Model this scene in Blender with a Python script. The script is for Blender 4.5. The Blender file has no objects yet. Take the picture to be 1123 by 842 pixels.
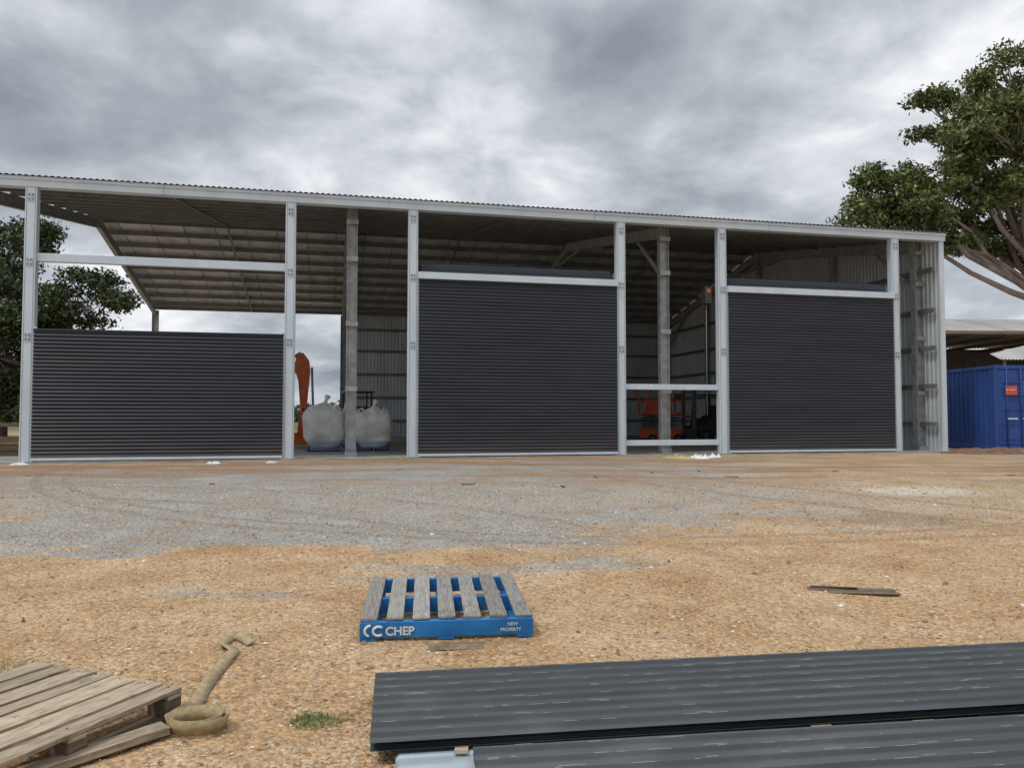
import bpy, math, random
import numpy as np
from mathutils import Vector, Matrix, noise as mnoise
random.seed(7); rng=np.random.default_rng(7)
scene=bpy.context.scene
col=scene.collection
scene.view_settings.view_transform='Standard'
try: scene.view_settings.look='None'
except Exception: pass
scene.view_settings.exposure=0

# ---------------------------------------------------------------- materials
class NT:
    def __init__(s,name):
        s.m=bpy.data.materials.new(name); s.m.use_nodes=True
        s.t=s.m.node_tree; s.t.nodes.clear()
        s.out=s.n('ShaderNodeOutputMaterial'); s.b=s.n('ShaderNodeBsdfPrincipled')
        s.l(s.b.outputs[0],s.out.inputs[0])
    def n(s,t,**k):
        x=s.t.nodes.new(t)
        for a,b in k.items(): setattr(x,a,b)
        return x
    def l(s,a,b): s.t.links.new(a,b)
    def coord(s,scale=(1,1,1),kind='Object'):
        c=s.n('ShaderNodeTexCoord'); m=s.n('ShaderNodeMapping'); m.inputs['Scale'].default_value=scale
        s.l(c.outputs[kind],m.inputs[0]); return m.outputs[0]
    def noise(s,vec,scale,detail=4,rough=.55,dist=0):
        x=s.n('ShaderNodeTexNoise'); x.inputs['Scale'].default_value=scale; x.inputs['Detail'].default_value=detail
        x.inputs['Roughness'].default_value=rough; x.inputs['Distortion'].default_value=dist
        s.l(vec,x.inputs['Vector']); return x.outputs['Fac']
    def ramp(s,fac,stops):
        r=s.n('ShaderNodeValToRGB'); e=r.color_ramp.elements
        while len(e)<len(stops): e.new(.5)
        for i,(p,c) in enumerate(stops):
            e[i].position=p
            if not isinstance(c,(tuple,list)): c=(c,c,c)
            e[i].color=(*c,1)
        s.l(fac,r.inputs[0]); return r.outputs[0]
    def mix(s,f,a,b,mode='MIX'):
        x=s.n('ShaderNodeMix',data_type='RGBA',blend_type=mode)
        for v,i in ((f,0),(a,6),(b,7)):
            if isinstance(v,(int,float)): x.inputs[i].default_value=v
            elif isinstance(v,tuple): x.inputs[i].default_value=(*v,1)
            else: s.l(v,x.inputs[i])
        return x.outputs[2]
    def math(s,op,a,b=0,c=None,clamp=False):
        x=s.n('ShaderNodeMath',operation=op,use_clamp=clamp)
        for v,i in ((a,0),(b,1),(c,2)):
            if v is None: continue
            if isinstance(v,(int,float)): x.inputs[i].default_value=v
            else: s.l(v,x.inputs[i])
        return x.outputs[0]
    def mr(s,v,a,b,c=0,d=1):
        x=s.n('ShaderNodeMapRange',interpolation_type='SMOOTHSTEP')
        s.l(v,x.inputs[0])
        for i,q in enumerate((a,b,c,d)): x.inputs[i+1].default_value=q
        return x.outputs[0]
    def bump(s,h,strength=.3,dist=.02):
        x=s.n('ShaderNodeBump'); x.inputs['Strength'].default_value=strength; x.inputs['Distance'].default_value=dist
        s.l(h,x.inputs['Height']); s.l(x.outputs[0],s.b.inputs['Normal'])
    def set(s,rough=.6,metal=0,spec=.5):
        s.b.inputs['Roughness'].default_value=rough; s.b.inputs['Metallic'].default_value=metal
        s.b.inputs['Specular IOR Level'].default_value=spec
    def base(s,c):
        if isinstance(c,tuple): s.b.inputs['Base Color'].default_value=(*c,1)
        else: s.l(c,s.b.inputs['Base Color'])

def simple(name,c,c2=None,scale=3,rough=.6,metal=0,sv=(1,1,1),bump=0,bs=40,spec=.5,island=0):
    m=NT(name); v=m.coord(sv)
    c2=c2 or tuple(x*.7 for x in c)
    f=m.noise(v,scale,4,.6)
    cc=m.ramp(f,[(.35,c2),(.65,c)])
    if island:
        g=m.n('ShaderNodeNewGeometry')
        r=m.ramp(g.outputs['Random Per Island'],[(0,1-island),(1,1+island)])
        cc=m.mix(1.0,cc,r,'MULTIPLY')
    m.base(cc); m.set(rough,metal,spec)
    if bump: m.bump(m.noise(v,bs,3),bump,.01)
    return m.m

galv=simple('galvanised_steel',(.62,.70,.77),(.54,.62,.68),2,.36,.12,sv=(1,1,.4))
galvd=simple('weathered_galv',(.40,.42,.43),(.25,.265,.27),4,.6,.15)
plate=simple('galv_plate',(.50,.56,.60),(.42,.47,.51),3,.5,.15)
purl=simple('purlin_steel',(.20,.21,.21),(.14,.145,.15),3,.55,.2)
darksteel=simple('dark_steel',(.07,.07,.07),(.04,.04,.04),5,.5,.3)
foil=simple('roof_foil_insulation',(.66,.70,.72),(.42,.45,.46),1.6,.5,.1,bump=.4,bs=3)
zinc=simple('zincalume_cladding',(.56,.60,.63),(.44,.48,.51),1.2,.4,.2,sv=(1,1,.3))
roofm=simple('roof_sheet',(.10,.105,.11),(.07,.075,.08),2,.5,.2)
concrete=simple('concrete_slab_mat',(.38,.37,.34),(.24,.23,.21),2.5,.85,bump=.2)
white=simple('white_paint',(.78,.78,.76),(.62,.62,.60),8,.5)
black=simple('black_rubber',(.02,.02,.02),(.012,.012,.012),8,.7)
glass=simple('dark_glass',(.03,.04,.045),(.02,.02,.02),2,.1)
orange=simple('orange_paint',(.70,.15,.02),(.48,.09,.015),3,.45)
orange2=simple('machine_orange',(.78,.12,.025),(.55,.07,.018),3,.45)
greyp=simple('grey_paint',(.12,.12,.12),(.07,.07,.07),5,.5)
yellow=simple('safety_yellow',(.6,.4,.03),(.4,.25,.02),5,.5)
bark=simple('bark',(.34,.27,.23),(.15,.115,.095),1.2,.9,sv=(1,1,.25))
rust=simple('rusty_iron',(.26,.20,.16),(.13,.08,.05),.7,.8)
webbing=simple('tan_webbing',(.42,.33,.19),(.28,.21,.115),30,.9)
cardboard=simple('cardboard_mat',(.25,.19,.12),(.14,.10,.06),6,.9)

def door_mat():
    m=NT('charcoal_door_curtain'); v=m.coord((.35,1,3))
    f=m.noise(v,1.6,4)
    d=m.noise(m.coord((.15,1,1)),.9,3)
    c=m.ramp(f,[(.3,(.022,.026,.037)),(.7,(.033,.038,.052))])
    c=m.mix(m.mr(d,.5,.75,0,.2),c,(.060,.062,.068))
    s=m.n('ShaderNodeSeparateXYZ'); tc=m.n('ShaderNodeTexCoord'); m.l(tc.outputs['Object'],s.inputs[0])
    m.base(m.mix(m.math('MULTIPLY',m.mr(s.outputs[2],.7,0,0,.35),f),c,(.20,.15,.10)))
    m.bump(m.noise(m.coord((.5,1,1)),1.4,2),.35,.04)
    m.set(.42,0,.4); return m.m
doorm=door_mat()

def sheet_mat():
    m=NT('monument_roof_sheet'); v=m.coord((.5,6,1))
    f=m.noise(v,3,5,.65); d=m.noise(m.coord(),2.2,4)
    c=m.ramp(f,[(.3,(.060,.067,.072)),(.7,(.085,.093,.10))])
    c=m.mix(m.mr(d,.48,.75,0,.35),c,(.18,.17,.155))
    m.base(c); m.bump(m.noise(m.coord((.6,3,1)),2.5,3),.2,.02); m.set(.30,.15,.5); return m.m
sheetm=sheet_mat()

def wood_mat(name,a,b,c,blue=0):
    m=NT(name); v=m.coord((1.2,14,14))
    f=m.noise(v,6,6,.65,.4); g=m.n('ShaderNodeNewGeometry')
    cc=m.ramp(f,[(.3,a),(.52,b),(.75,c)])
    r=m.ramp(g.outputs['Random Per Island'],[(0,.68),(1,1.2)])
    cc=m.mix(1.0,cc,r,'MULTIPLY')
    st=m.noise(m.coord(),5,4,.7)
    cc=m.mix(m.mr(st,.58,.7,0,.5),cc,(.12,.095,.07))
    if blue: cc=m.mix(m.mr(m.noise(m.coord((1,3,1)),9,5,.7),.60,.72,0,.4),cc,(.10,.22,.34))
    m.base(cc); m.set(.85,0,.3); m.bump(f,.6,.004); return m.m
woodg=wood_mat('weathered_grey_timber',(.14,.13,.115),(.29,.275,.25),(.42,.40,.37),1)
woodt=wood_mat('old_tan_timber',(.17,.125,.08),(.42,.335,.235),(.58,.49,.37))
woodd=wood_mat('dark_timber',(.08,.06,.04),(.18,.135,.09),(.28,.22,.155))
def blue_mat():
    m=NT('blue_pallet_paint'); f=m.noise(m.coord((1,1,3)),22,6,.72)
    c=m.ramp(m.noise(m.coord(),4,3),[(.35,(.006,.12,.36)),(.65,(.012,.20,.52))])
    m.base(m.mix(m.mr(f,.60,.68,0,.8),c,(.28,.24,.19))); m.set(.6); m.bump(f,.3,.003); return m.m
bluep=blue_mat()
def cont_mat():
    m=NT('container_blue'); f=m.noise(m.coord(),3,6,.7)
    c=m.ramp(m.noise(m.coord((1,1,.3)),1.5,4),[(.3,(.012,.045,.20)),(.7,(.022,.08,.32))])
    m.base(m.mix(m.mr(f,.63,.72,0,.6),c,(.16,.08,.05))); m.set(.5); return m.m
contm=cont_mat()

def leaf_mat(name,a,b,c):
    m=NT(name); g=m.n('ShaderNodeNewGeometry')
    r=m.ramp(g.outputs['Random Per Island'],[(0,a),(.55,b),(1,c)])
    k=m.ramp(m.noise(m.coord(),.5,2),[(.35,.65),(.65,1.3)])
    cc=m.mix(1.0,r,k,'MULTIPLY'); m.base(cc); m.set(.5,0,.4); return m.m
leafA=leaf_mat('gum_leaves',(.055,.085,.024),(.115,.155,.045),(.22,.23,.075))
leafB=leaf_mat('dark_leaves',(.028,.045,.016),(.05,.078,.024),(.10,.12,.04))
leafC=leaf_mat('far_leaves',(.07,.095,.06),(.10,.13,.08),(.14,.16,.10))
grassm=leaf_mat('weed_leaves',(.10,.15,.03),(.18,.23,.06),(.34,.32,.14))

# ---------------------------------------------------------------- mesh helpers
def empty(name,loc=(0,0,0),rz=0,parent=None):
    e=bpy.data.objects.new(name,None); col.objects.link(e); e.location=loc; e.rotation_euler=(0,0,rz)
    e.empty_display_size=.3
    if parent: e.parent=parent
    return e
def mo(name,v,f,mat,parent=None,smooth=False,loc=None,rot=None):
    me=bpy.data.meshes.new(name); me.from_pydata([tuple(p) for p in v],[],f); me.update()
    if smooth: me.polygons.foreach_set('use_smooth',[True]*len(me.polygons))
    me.materials.append(mat)
    o=bpy.data.objects.new(name,me); col.objects.link(o)
    if parent: o.parent=parent
    if loc: o.location=loc
    if rot: o.rotation_euler=rot
    return o
CF=[(0,3,2,1),(4,5,6,7),(0,1,5,4),(1,2,6,5),(2,3,7,6),(3,0,4,7)]
def boxv(b):
    x0,x1,y0,y1,z0,z1=b
    return [(x0,y0,z0),(x1,y0,z0),(x1,y1,z0),(x0,y1,z0),(x0,y0,z1),(x1,y0,z1),(x1,y1,z1),(x0,y1,z1)]
def boxes(name,L,mat,parent=None,bevel=0,loc=None,rot=None,jit=0):
    v=[];f=[]
    for b in L:
        n=len(v); bv=boxv(b)
        if jit: bv=[tuple(c+random.uniform(-jit,jit) for c in p) for p in bv]
        v+=bv; f+=[tuple(i+n for i in q) for q in CF]
    o=mo(name,v,f,mat,parent,loc=loc,rot=rot)
    if bevel:
        m=o.modifiers.new('b','BEVEL'); m.width=bevel; m.segments=2; m.limit_method='ANGLE'
    return o
def box(name,x0,x1,y0,y1,z0,z1,mat,parent=None,bevel=0,**k): return boxes(name,[(x0,x1,y0,y1,z0,z1)],mat,parent,bevel,**k)
def beam_vf(P,Q,w,h,up=Vector((0,0,1)),kind='box'):
    P=Vector(P);Q=Vector(Q);d=(Q-P).normalized(); s=d.cross(up)
    if s.length<1e-4: s=d.cross(Vector((0,1,0)))
    s.normalize(); u=s.cross(d).normalized(); v=[];f=[]
    def bx(a0,a1,b0,b1):
        n=len(v)
        for R in (P,Q):
            for a,b in ((a0,b0),(a1,b0),(a1,b1),(a0,b1)): v.append(R+s*a+u*b)
        for q in [(0,1,2,3),(7,6,5,4),(0,4,5,1),(1,5,6,2),(2,6,7,3),(3,7,4,0)]: f.append(tuple(i+n for i in q))
    if kind=='box': bx(-w/2,w/2,-h/2,h/2)
    else:
        t=.018; bx(-w/2,w/2,h/2-t,h/2); bx(-w/2,w/2,-h/2,-h/2+t); bx(-.007,.007,-h/2+t,h/2-t)
    return v,f
def beams(name,L,mat,parent=None,bevel=0):
    V=[];F=[]
    for a in L:
        v,f=beam_vf(*a); n=len(V); V+=v; F+=[tuple(i+n for i in q) for q in f]
    o=mo(name,V,F,mat,parent)
    if bevel:
        m=o.modifiers.new('b','BEVEL'); m.width=bevel; m.segments=1; m.limit_method='ANGLE'
    return o
def tube_vf(pts,rad,n=8):
    pts=[Vector(p) for p in pts]; v=[];f=[]
    for i,p in enumerate(pts):
        d=(pts[min(i+1,len(pts)-1)]-pts[max(i-1,0)]).normalized()
        s=d.cross(Vector((.13,.31,.94)))
        if s.length<.05: s=d.cross(Vector((1,0,0)))
        s.normalize(); u=s.cross(d); r=rad[i] if isinstance(rad,(list,tuple)) else rad
        for k in range(n):
            a=2*math.pi*k/n; v.append(p+s*(r*math.cos(a))+u*(r*math.sin(a)))
    for i in range(len(pts)-1):
        for k in range(n):
            a=i*n+k;b=i*n+(k+1)%n; f.append((a,b,b+n,a+n))
    f.append(tuple(range(n))[::-1]); f.append(tuple(range((len(pts)-1)*n,len(pts)*n)))
    return v,f
def tubes(name,L,mat,parent=None,n=8,smooth=True):
    V=[];F=[]
    for pts,r in L:
        v,f=tube_vf(pts,r,n); k=len(V); V+=v; F+=[tuple(i+k for i in q) for q in f]
    return mo(name,V,F,mat,parent,smooth)
def prism(name,pts,y0,y1,mat,parent=None,bevel=.02):
    n=len(pts); v=[(x,y0,z) for x,z in pts]+[(x,y1,z) for x,z in pts]
    f=[tuple(range(n)),tuple(range(2*n-1,n-1,-1))]+[(i,i+n,(i+1)%n+n,(i+1)%n) for i in range(n)]
    o=mo(name,v,f,mat,parent)
    if bevel:
        m=o.modifiers.new('b','BEVEL'); m.width=bevel; m.segments=2; m.limit_method='ANGLE'
    return o
def prof_sine(L,pitch,amp,seg=8):
    n=int(L/pitch*seg); return [(L*i/n, amp*math.sin(2*math.pi*(L*i/n)/pitch)) for i in range(n+1)]
def prof_trap(L,pitch,amp,rib=.35):
    r=[];u=0
    while u<L-1e-6:
        for a,h in ((0,0),(1-rib,0),(1-rib*.75,amp),(1-rib*.25,amp)):
            if u+a*pitch<=L: r.append((u+a*pitch,h))
        u+=pitch
    r.append((L,0)); return r
def corr(name,P0,U,V,N,prof,vlen,mat,parent=None,smooth=False,v0=None):
    P0,U,V,N=map(Vector,(P0,U,V,N)); v=[];f=[]
    for u,h in prof:
        a=v0(u) if v0 else 0; b=vlen(u) if callable(vlen) else vlen
        v.append(P0+U*u+N*h+V*a); v.append(P0+U*u+N*h+V*b)
    for i in range(len(prof)-1): f.append((2*i,2*i+2,2*i+3,2*i+1))
    return mo(name,v,f,mat,parent,smooth)

# ---------------------------------------------------------------- ground
def gz(y): return .29*min(1,max(0,(y-5.2)/14.3))
def ground_mat():
    m=NT('gravel_ground'); tc=m.n('ShaderNodeTexCoord'); v=tc.outputs['Object']
    s=m.n('ShaderNodeSeparateXYZ'); m.l(v,s.inputs[0]); X,Y=s.outputs[0],s.outputs[1]
    big=m.noise(v,.22,4,.6,.3); mid=m.noise(v,1.1,5,.65,.2); fine=m.noise(v,30,3,.75); fin2=m.noise(v,90,2,.7)
    sv=m.n('ShaderNodeMapping'); sv.inputs['Scale'].default_value=(.25,1.3,1); m.l(v,sv.inputs[0])
    streak=m.noise(sv.outputs[0],.8,5,.65,.25)
    vor=m.n('ShaderNodeTexVoronoi'); vor.inputs['Scale'].default_value=34; m.l(v,vor.inputs['Vector'])
    tan=m.ramp(mid,[(.3,(.40,.24,.115)),(.5,(.50,.33,.18)),(.72,(.60,.44,.275))])
    grey=m.ramp(mid,[(.3,(.25,.245,.225)),(.7,(.40,.39,.365))])
    bn=m.math('MULTIPLY',m.math('SUBTRACT',big,.5),12)
    st=m.math('MULTIPLY',m.math('SUBTRACT',streak,.5),11)
    w=m.math('ADD',bn,st)
    yy=m.math('ADD',Y,w)
    near=m.mr(m.math('SUBTRACT',yy,m.math('MULTIPLY',m.math('MAXIMUM',X,-2),.35)),7.8,9.4)
    cut=m.mr(m.math('ADD',X,w),9,0,.12,1)
    farr=m.mr(m.math('SUBTRACT',Y,m.math('MULTIPLY',X,.23)),22.5,18.8)
    lf=m.mr(m.math('ADD',X,m.math('MULTIPLY',w,.6)),-7.5,-5.8,.25,1)
    lf=m.math('MAXIMUM',lf,m.mr(Y,11,13))
    mask=m.math('MULTIPLY',m.math('MULTIPLY',near,cut),m.math('MULTIPLY',farr,lf))
    mask=m.math('MULTIPLY',mask,m.mr(mid,.28,.50,.5,1))
    far=m.mr(Y,45,70)
    c=m.mix(mask,tan,grey)
    c=m.mix(m.math('MULTIPLY',m.math('MULTIPLY',m.mr(Y,8,12),m.mr(streak,.38,.6)),.6),c,(.39,.35,.29))
    br=m.math('MULTIPLY',m.math('MULTIPLY',m.mr(Y,13.5,17),m.mr(Y,25,21)),m.mr(streak,.45,.56))
    c=m.mix(m.math('MULTIPLY',br,.85),c,(.32,.19,.10))
    def blob(cx,cy,sx,sy,r0,r1):
        a=m.math('DIVIDE',m.math('SUBTRACT',X,cx),sx); b=m.math('DIVIDE',m.math('SUBTRACT',Y,cy),sy)
        d=m.math('SQRT',m.math('ADD',m.math('MULTIPLY',a,a),m.math('MULTIPLY',b,b)))
        return m.mr(m.math('ADD',d,m.math('MULTIPLY',m.math('SUBTRACT',mid,.5),2.4)),r1,r0)
    c=m.mix(m.math('MULTIPLY',blob(7.2,13.9,1.3,.9,.2,1.1),.7),c,(.68,.64,.57))
    c=m.mix(m.math('MULTIPLY',blob(5.4,10.6,.9,.9,.2,1.2),.5),c,(.26,.17,.10))
    def tyre(cx,cy,rad,wd,amt):
        a=m.math('SUBTRACT',X,cx); b=m.math('SUBTRACT',Y,cy)
        d=m.math('SQRT',m.math('ADD',m.math('MULTIPLY',a,a),m.math('MULTIPLY',b,b)))
        d=m.math('ABSOLUTE',m.math('SUBTRACT',d,rad))
        return m.math('MULTIPLY',m.mr(d,wd,wd*.4),amt)
    t1=m.math('MAXIMUM',tyre(2.0,22,13.2,.14,1),tyre(2.0,22,12.7,.10,1))
    t1=m.math('MAXIMUM',t1,tyre(-9,2,11.0,.16,.9)); t1=m.math('MAXIMUM',t1,tyre(-9,2,12.7,.16,.9))
    t1=m.math('MAXIMUM',t1,tyre(30,32,30.5,.18,1)); t1=m.math('MAXIMUM',t1,tyre(30,32,32.2,.16,1))
    rut=m.math('MULTIPLY',m.math('MULTIPLY',t1,m.mr(Y,7,8.5)),m.mr(mid,.38,.56))
    c=m.mix(m.math('MULTIPLY',rut,.45),c,(.20,.15,.105))
    gr=m.ramp(fine,[(.3,.55),(.5,1.0),(.7,1.4)])
    c=m.mix(.9,c,gr,'MULTIPLY')
    st2=m.mix(1.0,c,m.ramp(vor.outputs['Color'],[(0,.5),(.5,1.0),(1,1.45)]),'MULTIPLY')
    c=m.mix(.6,c,st2)
    c=m.mix(m.mr(fin2,.60,.74,0,.5),c,(.68,.62,.52))
    c=m.mix(m.mr(fin2,.40,.28,0,.45),c,(.22,.12,.065))
    c=m.mix(far,c,(.14,.16,.07))
    m.base(c); m.set(.92,0,.25)
    h=m.math('ADD',m.math('MULTIPLY',vor.outputs['Distance'],-1.2),fine)
    h=m.math('ADD',h,m.math('MULTIPLY',rut,-1.0))
    m.bump(h,1.0,.018); return m.m
xs=np.concatenate([[-1500,-500,-150,-70,-40,-26],np.linspace(-18,22,240),[28,40,70,150,500,1500]])
ys=np.concatenate([[-300,-50,-8,0],np.linspace(2,20,150),np.linspace(21,34,14),[45,60,100,250,700,2500]])
V=[]
def und(x,y):
    a=min(1,(18.5-y)/3)*min(1,(y-1.9)/1)
    return a*(.030*(mnoise.noise(Vector((x*.5,y*.7,0))))+.013*mnoise.noise(Vector((x*2.1,y*2.6,3))))-.008*a
for y in ys:
    for x in xs:
        z=gz(y)
        if 2<=y<=18.5 and abs(x)<22:
            a=min(1,(18.5-y)/3)*min(1,(y-1.9)/1)
            z+=und(x,y)+a*.006*mnoise.noise(Vector((x*6,y*6,3)))
        V.append((x,y,z))
nx=len(xs); F=[(j*nx+i,j*nx+i+1,(j+1)*nx+i+1,(j+1)*nx+i) for j in range(len(ys)-1) for i in range(nx-1)]
mo('ground',V,F,ground_mat(),smooth=True)
def groundz(x,y):
    return gz(y)+(und(x,y) if 2<=y<=18.5 else 0)

def gravel():
    N=42000; octv=np.array([(1,0,0),(-1,0,0),(0,1,0),(0,-1,0),(0,0,1),(0,0,-1)],float)
    octf=np.array([(0,2,4),(2,1,4),(1,3,4),(3,0,4),(2,0,5),(1,2,5),(3,1,5),(0,3,5)])
    d=2.9+ (rng.random(N)**1.25)*12; x=(rng.random(N)*2-1)*(d*.72+.4)
    s=.0045+.008*rng.random(N)**2.2+ (rng.random(N)<.02)*rng.random(N)*.016
    s*=(1+.05*(d-3))
    z=np.array([groundz(a,b) for a,b in zip(x,d)])+s*.15
    v=octv[None]*(1+.35*rng.normal(size=(N,6,1)))*s[:,None,None]*np.array([1.1,1,.65])
    a=rng.random(N)*6.28; c,sn=np.cos(a)[:,None],np.sin(a)[:,None]
    vx=v[:,:,0]*c-v[:,:,1]*sn; vy=v[:,:,0]*sn+v[:,:,1]*c
    v=np.stack([vx+x[:,None],vy+d[:,None],v[:,:,2]+z[:,None]],-1).reshape(-1,3)
    f=(octf[None]+6*np.arange(N)[:,None,None]).reshape(-1,3)
    m=NT('stones'); g=m.n('ShaderNodeNewGeometry')
    m.base(m.ramp(g.outputs['Random Per Island'],[(0,(.22,.12,.07)),(.35,(.46,.29,.16)),(.7,(.58,.44,.29)),(.90,(.40,.37,.33)),(1,(.76,.71,.62))])); m.set(.9,0,.3)
    mo('gravel',v.tolist(),f.tolist(),m.m)
gravel()

# ---------------------------------------------------------------- big steel shed
A=math.radians(13)
shed=empty('farm_machinery_shed',(-12.52,20,.32),A)
def roofz(y):
    return 7.42+(9.30-7.42)*y/11.2 if y<=11.2 else 9.30+(7.05-9.30)*(y-11.2)/10.6
XL,XR,YB=-1.6,27.75,21.8
box('slab',XL-.3,XR+.25,-.28,YB+.3,-.25,0,concrete,shed)
frames=[-1.5,8.2,18.05,27.6]
PX=[0,6.5,9.9,16.25,19.65,26.0]
boxes('front_posts',[(x-.14,x+.14,-.14,.10,0.0,7.12) for x in PX],galv,shed,.012)
boxes('post_seams',[(x+s-.006,x+s+.006,-.146,-.139,0.02,7.1) for x in PX for s in (-.10,.10)],galvd,shed)
boxes('post_base_plates',[(x-.2,x+.2,-.22,.18,0,.018) for x in PX],galvd,shed)
boxes('bracket_plates',[(x-.07,x+.07,-.155,-.147,z,z+.22) for x in PX for z in (3.1,5.05,6.75)],plate,shed)
boxes('bolt_heads',[(x+s-.014,x+s+.014,-.168,-.155,z,z+.028) for x in PX for s in (-.04,.04) for z in (3.14,3.25,5.09,5.2,6.79,6.9)],darksteel,shed)
box('fascia_beam',XL-.3,XR+.22,-.16,.12,7.12,7.38,galv,shed,.01)
box('fascia_lip',XL-.3,XR+.22,-.20,-.162,7.30,7.385,galv,shed)
boxes('fascia_joints',[(x-.006,x+.006,-.206,-.200,7.30,7.384) for x in (3.2,9.2,15.4,21.3)]+[(x-.006,x+.006,-.166,-.160,7.13,7.295) for x in (3.2,9.2,15.4,21.3)],galvd,shed)
def slope(y0,y1):
    a=Vector((0,y0,roofz(y0)));b=Vector((0,y1,roofz(y1))); d=b-a; return a,d.normalized(),d.length
a,d,L=slope(-.26,11.2); n=Vector((0,-d.z,d.y))
corr('roof_front',(XL-.35,a.y,a.z+.02),(1,0,0),d,n,prof_sine(XR-XL+.65,.152,.017,6),L,roofm,shed,True)
corr('roof_front_foil',(XL-.3,a.y+.1,a.z-.03),(1,0,0),d,n,[(0,0),(XR-XL+.5,0)],L-.1,foil,shed)
a,d2,L2=slope(11.2,YB+.3); n2=Vector((0,-d2.z,d2.y))
corr('roof_back',(XL-.35,a.y,a.z+.02),(1,0,0),d2,n2,prof_sine(XR-XL+.65,.152,.017,6),L2,roofm,shed,True)
corr('roof_back_foil',(XL-.3,a.y,a.z-.03),(1,0,0),d2,n2,[(0,0),(XR-XL+.5,0)],L2,foil,shed)
Ls=[]
for xx in np.arange(XL+.6,XR,1.25):
    Ls.append(((xx,0.2,roofz(.2)-.042),(xx,11.1,roofz(11.1)-.042),.03,.008)); Ls.append(((xx,11.3,roofz(11.3)-.042),(xx,YB,roofz(YB)-.042),.03,.008))
beams('foil_seams',Ls,purl,shed)
Ls=[]
for y in [.5,1.7,2.9,4.1,5.3,6.5,7.7,8.9,10.1,10.95]: Ls.append(((XL,y,roofz(y)-.16),(XR-.1,y,roofz(y)-.16),.07,.2))
for y in [11.5,12.6,13.8,15.0,16.2,17.4,18.6,19.8,21.0,21.7]: Ls.append(((XL,y,roofz(y)-.16),(XR-.1,y,roofz(y)-.16),.07,.2))
beams('purlins',Ls,purl,shed)
Ls=[]
for x in frames:
    Ls+= [((x,.75,roofz(.75)-.45),(x,11.2,roofz(11.2)-.45),.17,.36,Vector((0,0,1)),'I'),((x,11.2,roofz(11.2)-.45),(x,YB-.3,roofz(YB-.3)-.45),.17,.36,Vector((0,0,1)),'I')]
beams('rafters',Ls,galvd,shed)
Ls=[]
for x in frames[1:]:
    Ls+= [((x,.8,5.6),(x,2.9,roofz(2.9)-.65),.09,.09),((x,YB-.4,5.3),(x,YB-2.6,roofz(YB-2.6)-.65),.09,.09),
          ((x,9.6,roofz(9.6)-.68),(x,12.8,roofz(12.8)-.68),.1,.1)]
beams('knee_braces',Ls,galvd,shed)
Ls=[]
for x in (3.35,13.1,22.8):
    Ls+=[((x,.4,roofz(.4)-.29),(x,11,roofz(11)-.29),.08,.05),((x,11.3,roofz(11.3)-.29),(x,21.6,roofz(21.6)-.29),.08,.05)]
beams('purlin_bridging',Ls,purl,shed)
Ls=[]
for x in frames:
    Ls.append(((x,.8,0),(x,.8,roofz(.8)-.28),.24,.30,Vector((1,0,0)),'I'))
    Ls.append(((x,YB-.25,0),(x,YB-.25,roofz(YB)-.3),.24,.30,Vector((1,0,0)),'I'))
beams('portal_columns',Ls,galvd,shed)
boxes('column_cleats',[(x-.17,x+.17,.62,.64,z,z+.14) for x in frames for z in (.0,1.9,3.8,5.7,6.8)],galvd,shed)
wallprof=lambda L: prof_trap(L,.19,.03,.4)
corr('back_wall',(8.2,YB,0),(1,0,0),(0,0,1),(0,-1,0),wallprof(XR-8.2),roofz(YB)-.05,zinc,shed)
corr('end_wall',(XR+.06,-.02,0),(0,1,0),(0,0,1),(-1,0,0),wallprof(YB),lambda u: roofz(u)-.08,zinc,shed)
Ls=[((8.3,YB-.1,z),(XR-.1,YB-.1,z),.08,.15) for z in (.9,2.2,3.5,4.8,6.0)]
Ls+=[((XR-.09,.05,z),(XR-.09,YB-.2,z),.08,.15) for z in (.9,2.2,3.5,4.8,6.2)]
beams('wall_girts',Ls,purl,shed)
Ls=[((XR-.12,5.5,0),(XR-.12,5.5,8.0),.15,.2),((XR-.12,11.2,0),(XR-.12,11.2,8.9),.15,.2),((XR-.12,16.5,0),(XR-.12,16.5,7.8),.15,.2)]
beams('end_wall_mullions',Ls,galvd,shed)
box('corner_flashing',XR+.02,XR+.20,-.10,-.04,0,7.12,galv,shed)
boxes('bay_header_beam',[(.142,6.358,-.06,.09,5.2,5.42)],galv,shed,.01)
boxes('gap_rails',[(16.392,19.508,-.05,.07,z,z+.17) for z in (1.99,.27)],galv,shed,.008)
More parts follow.
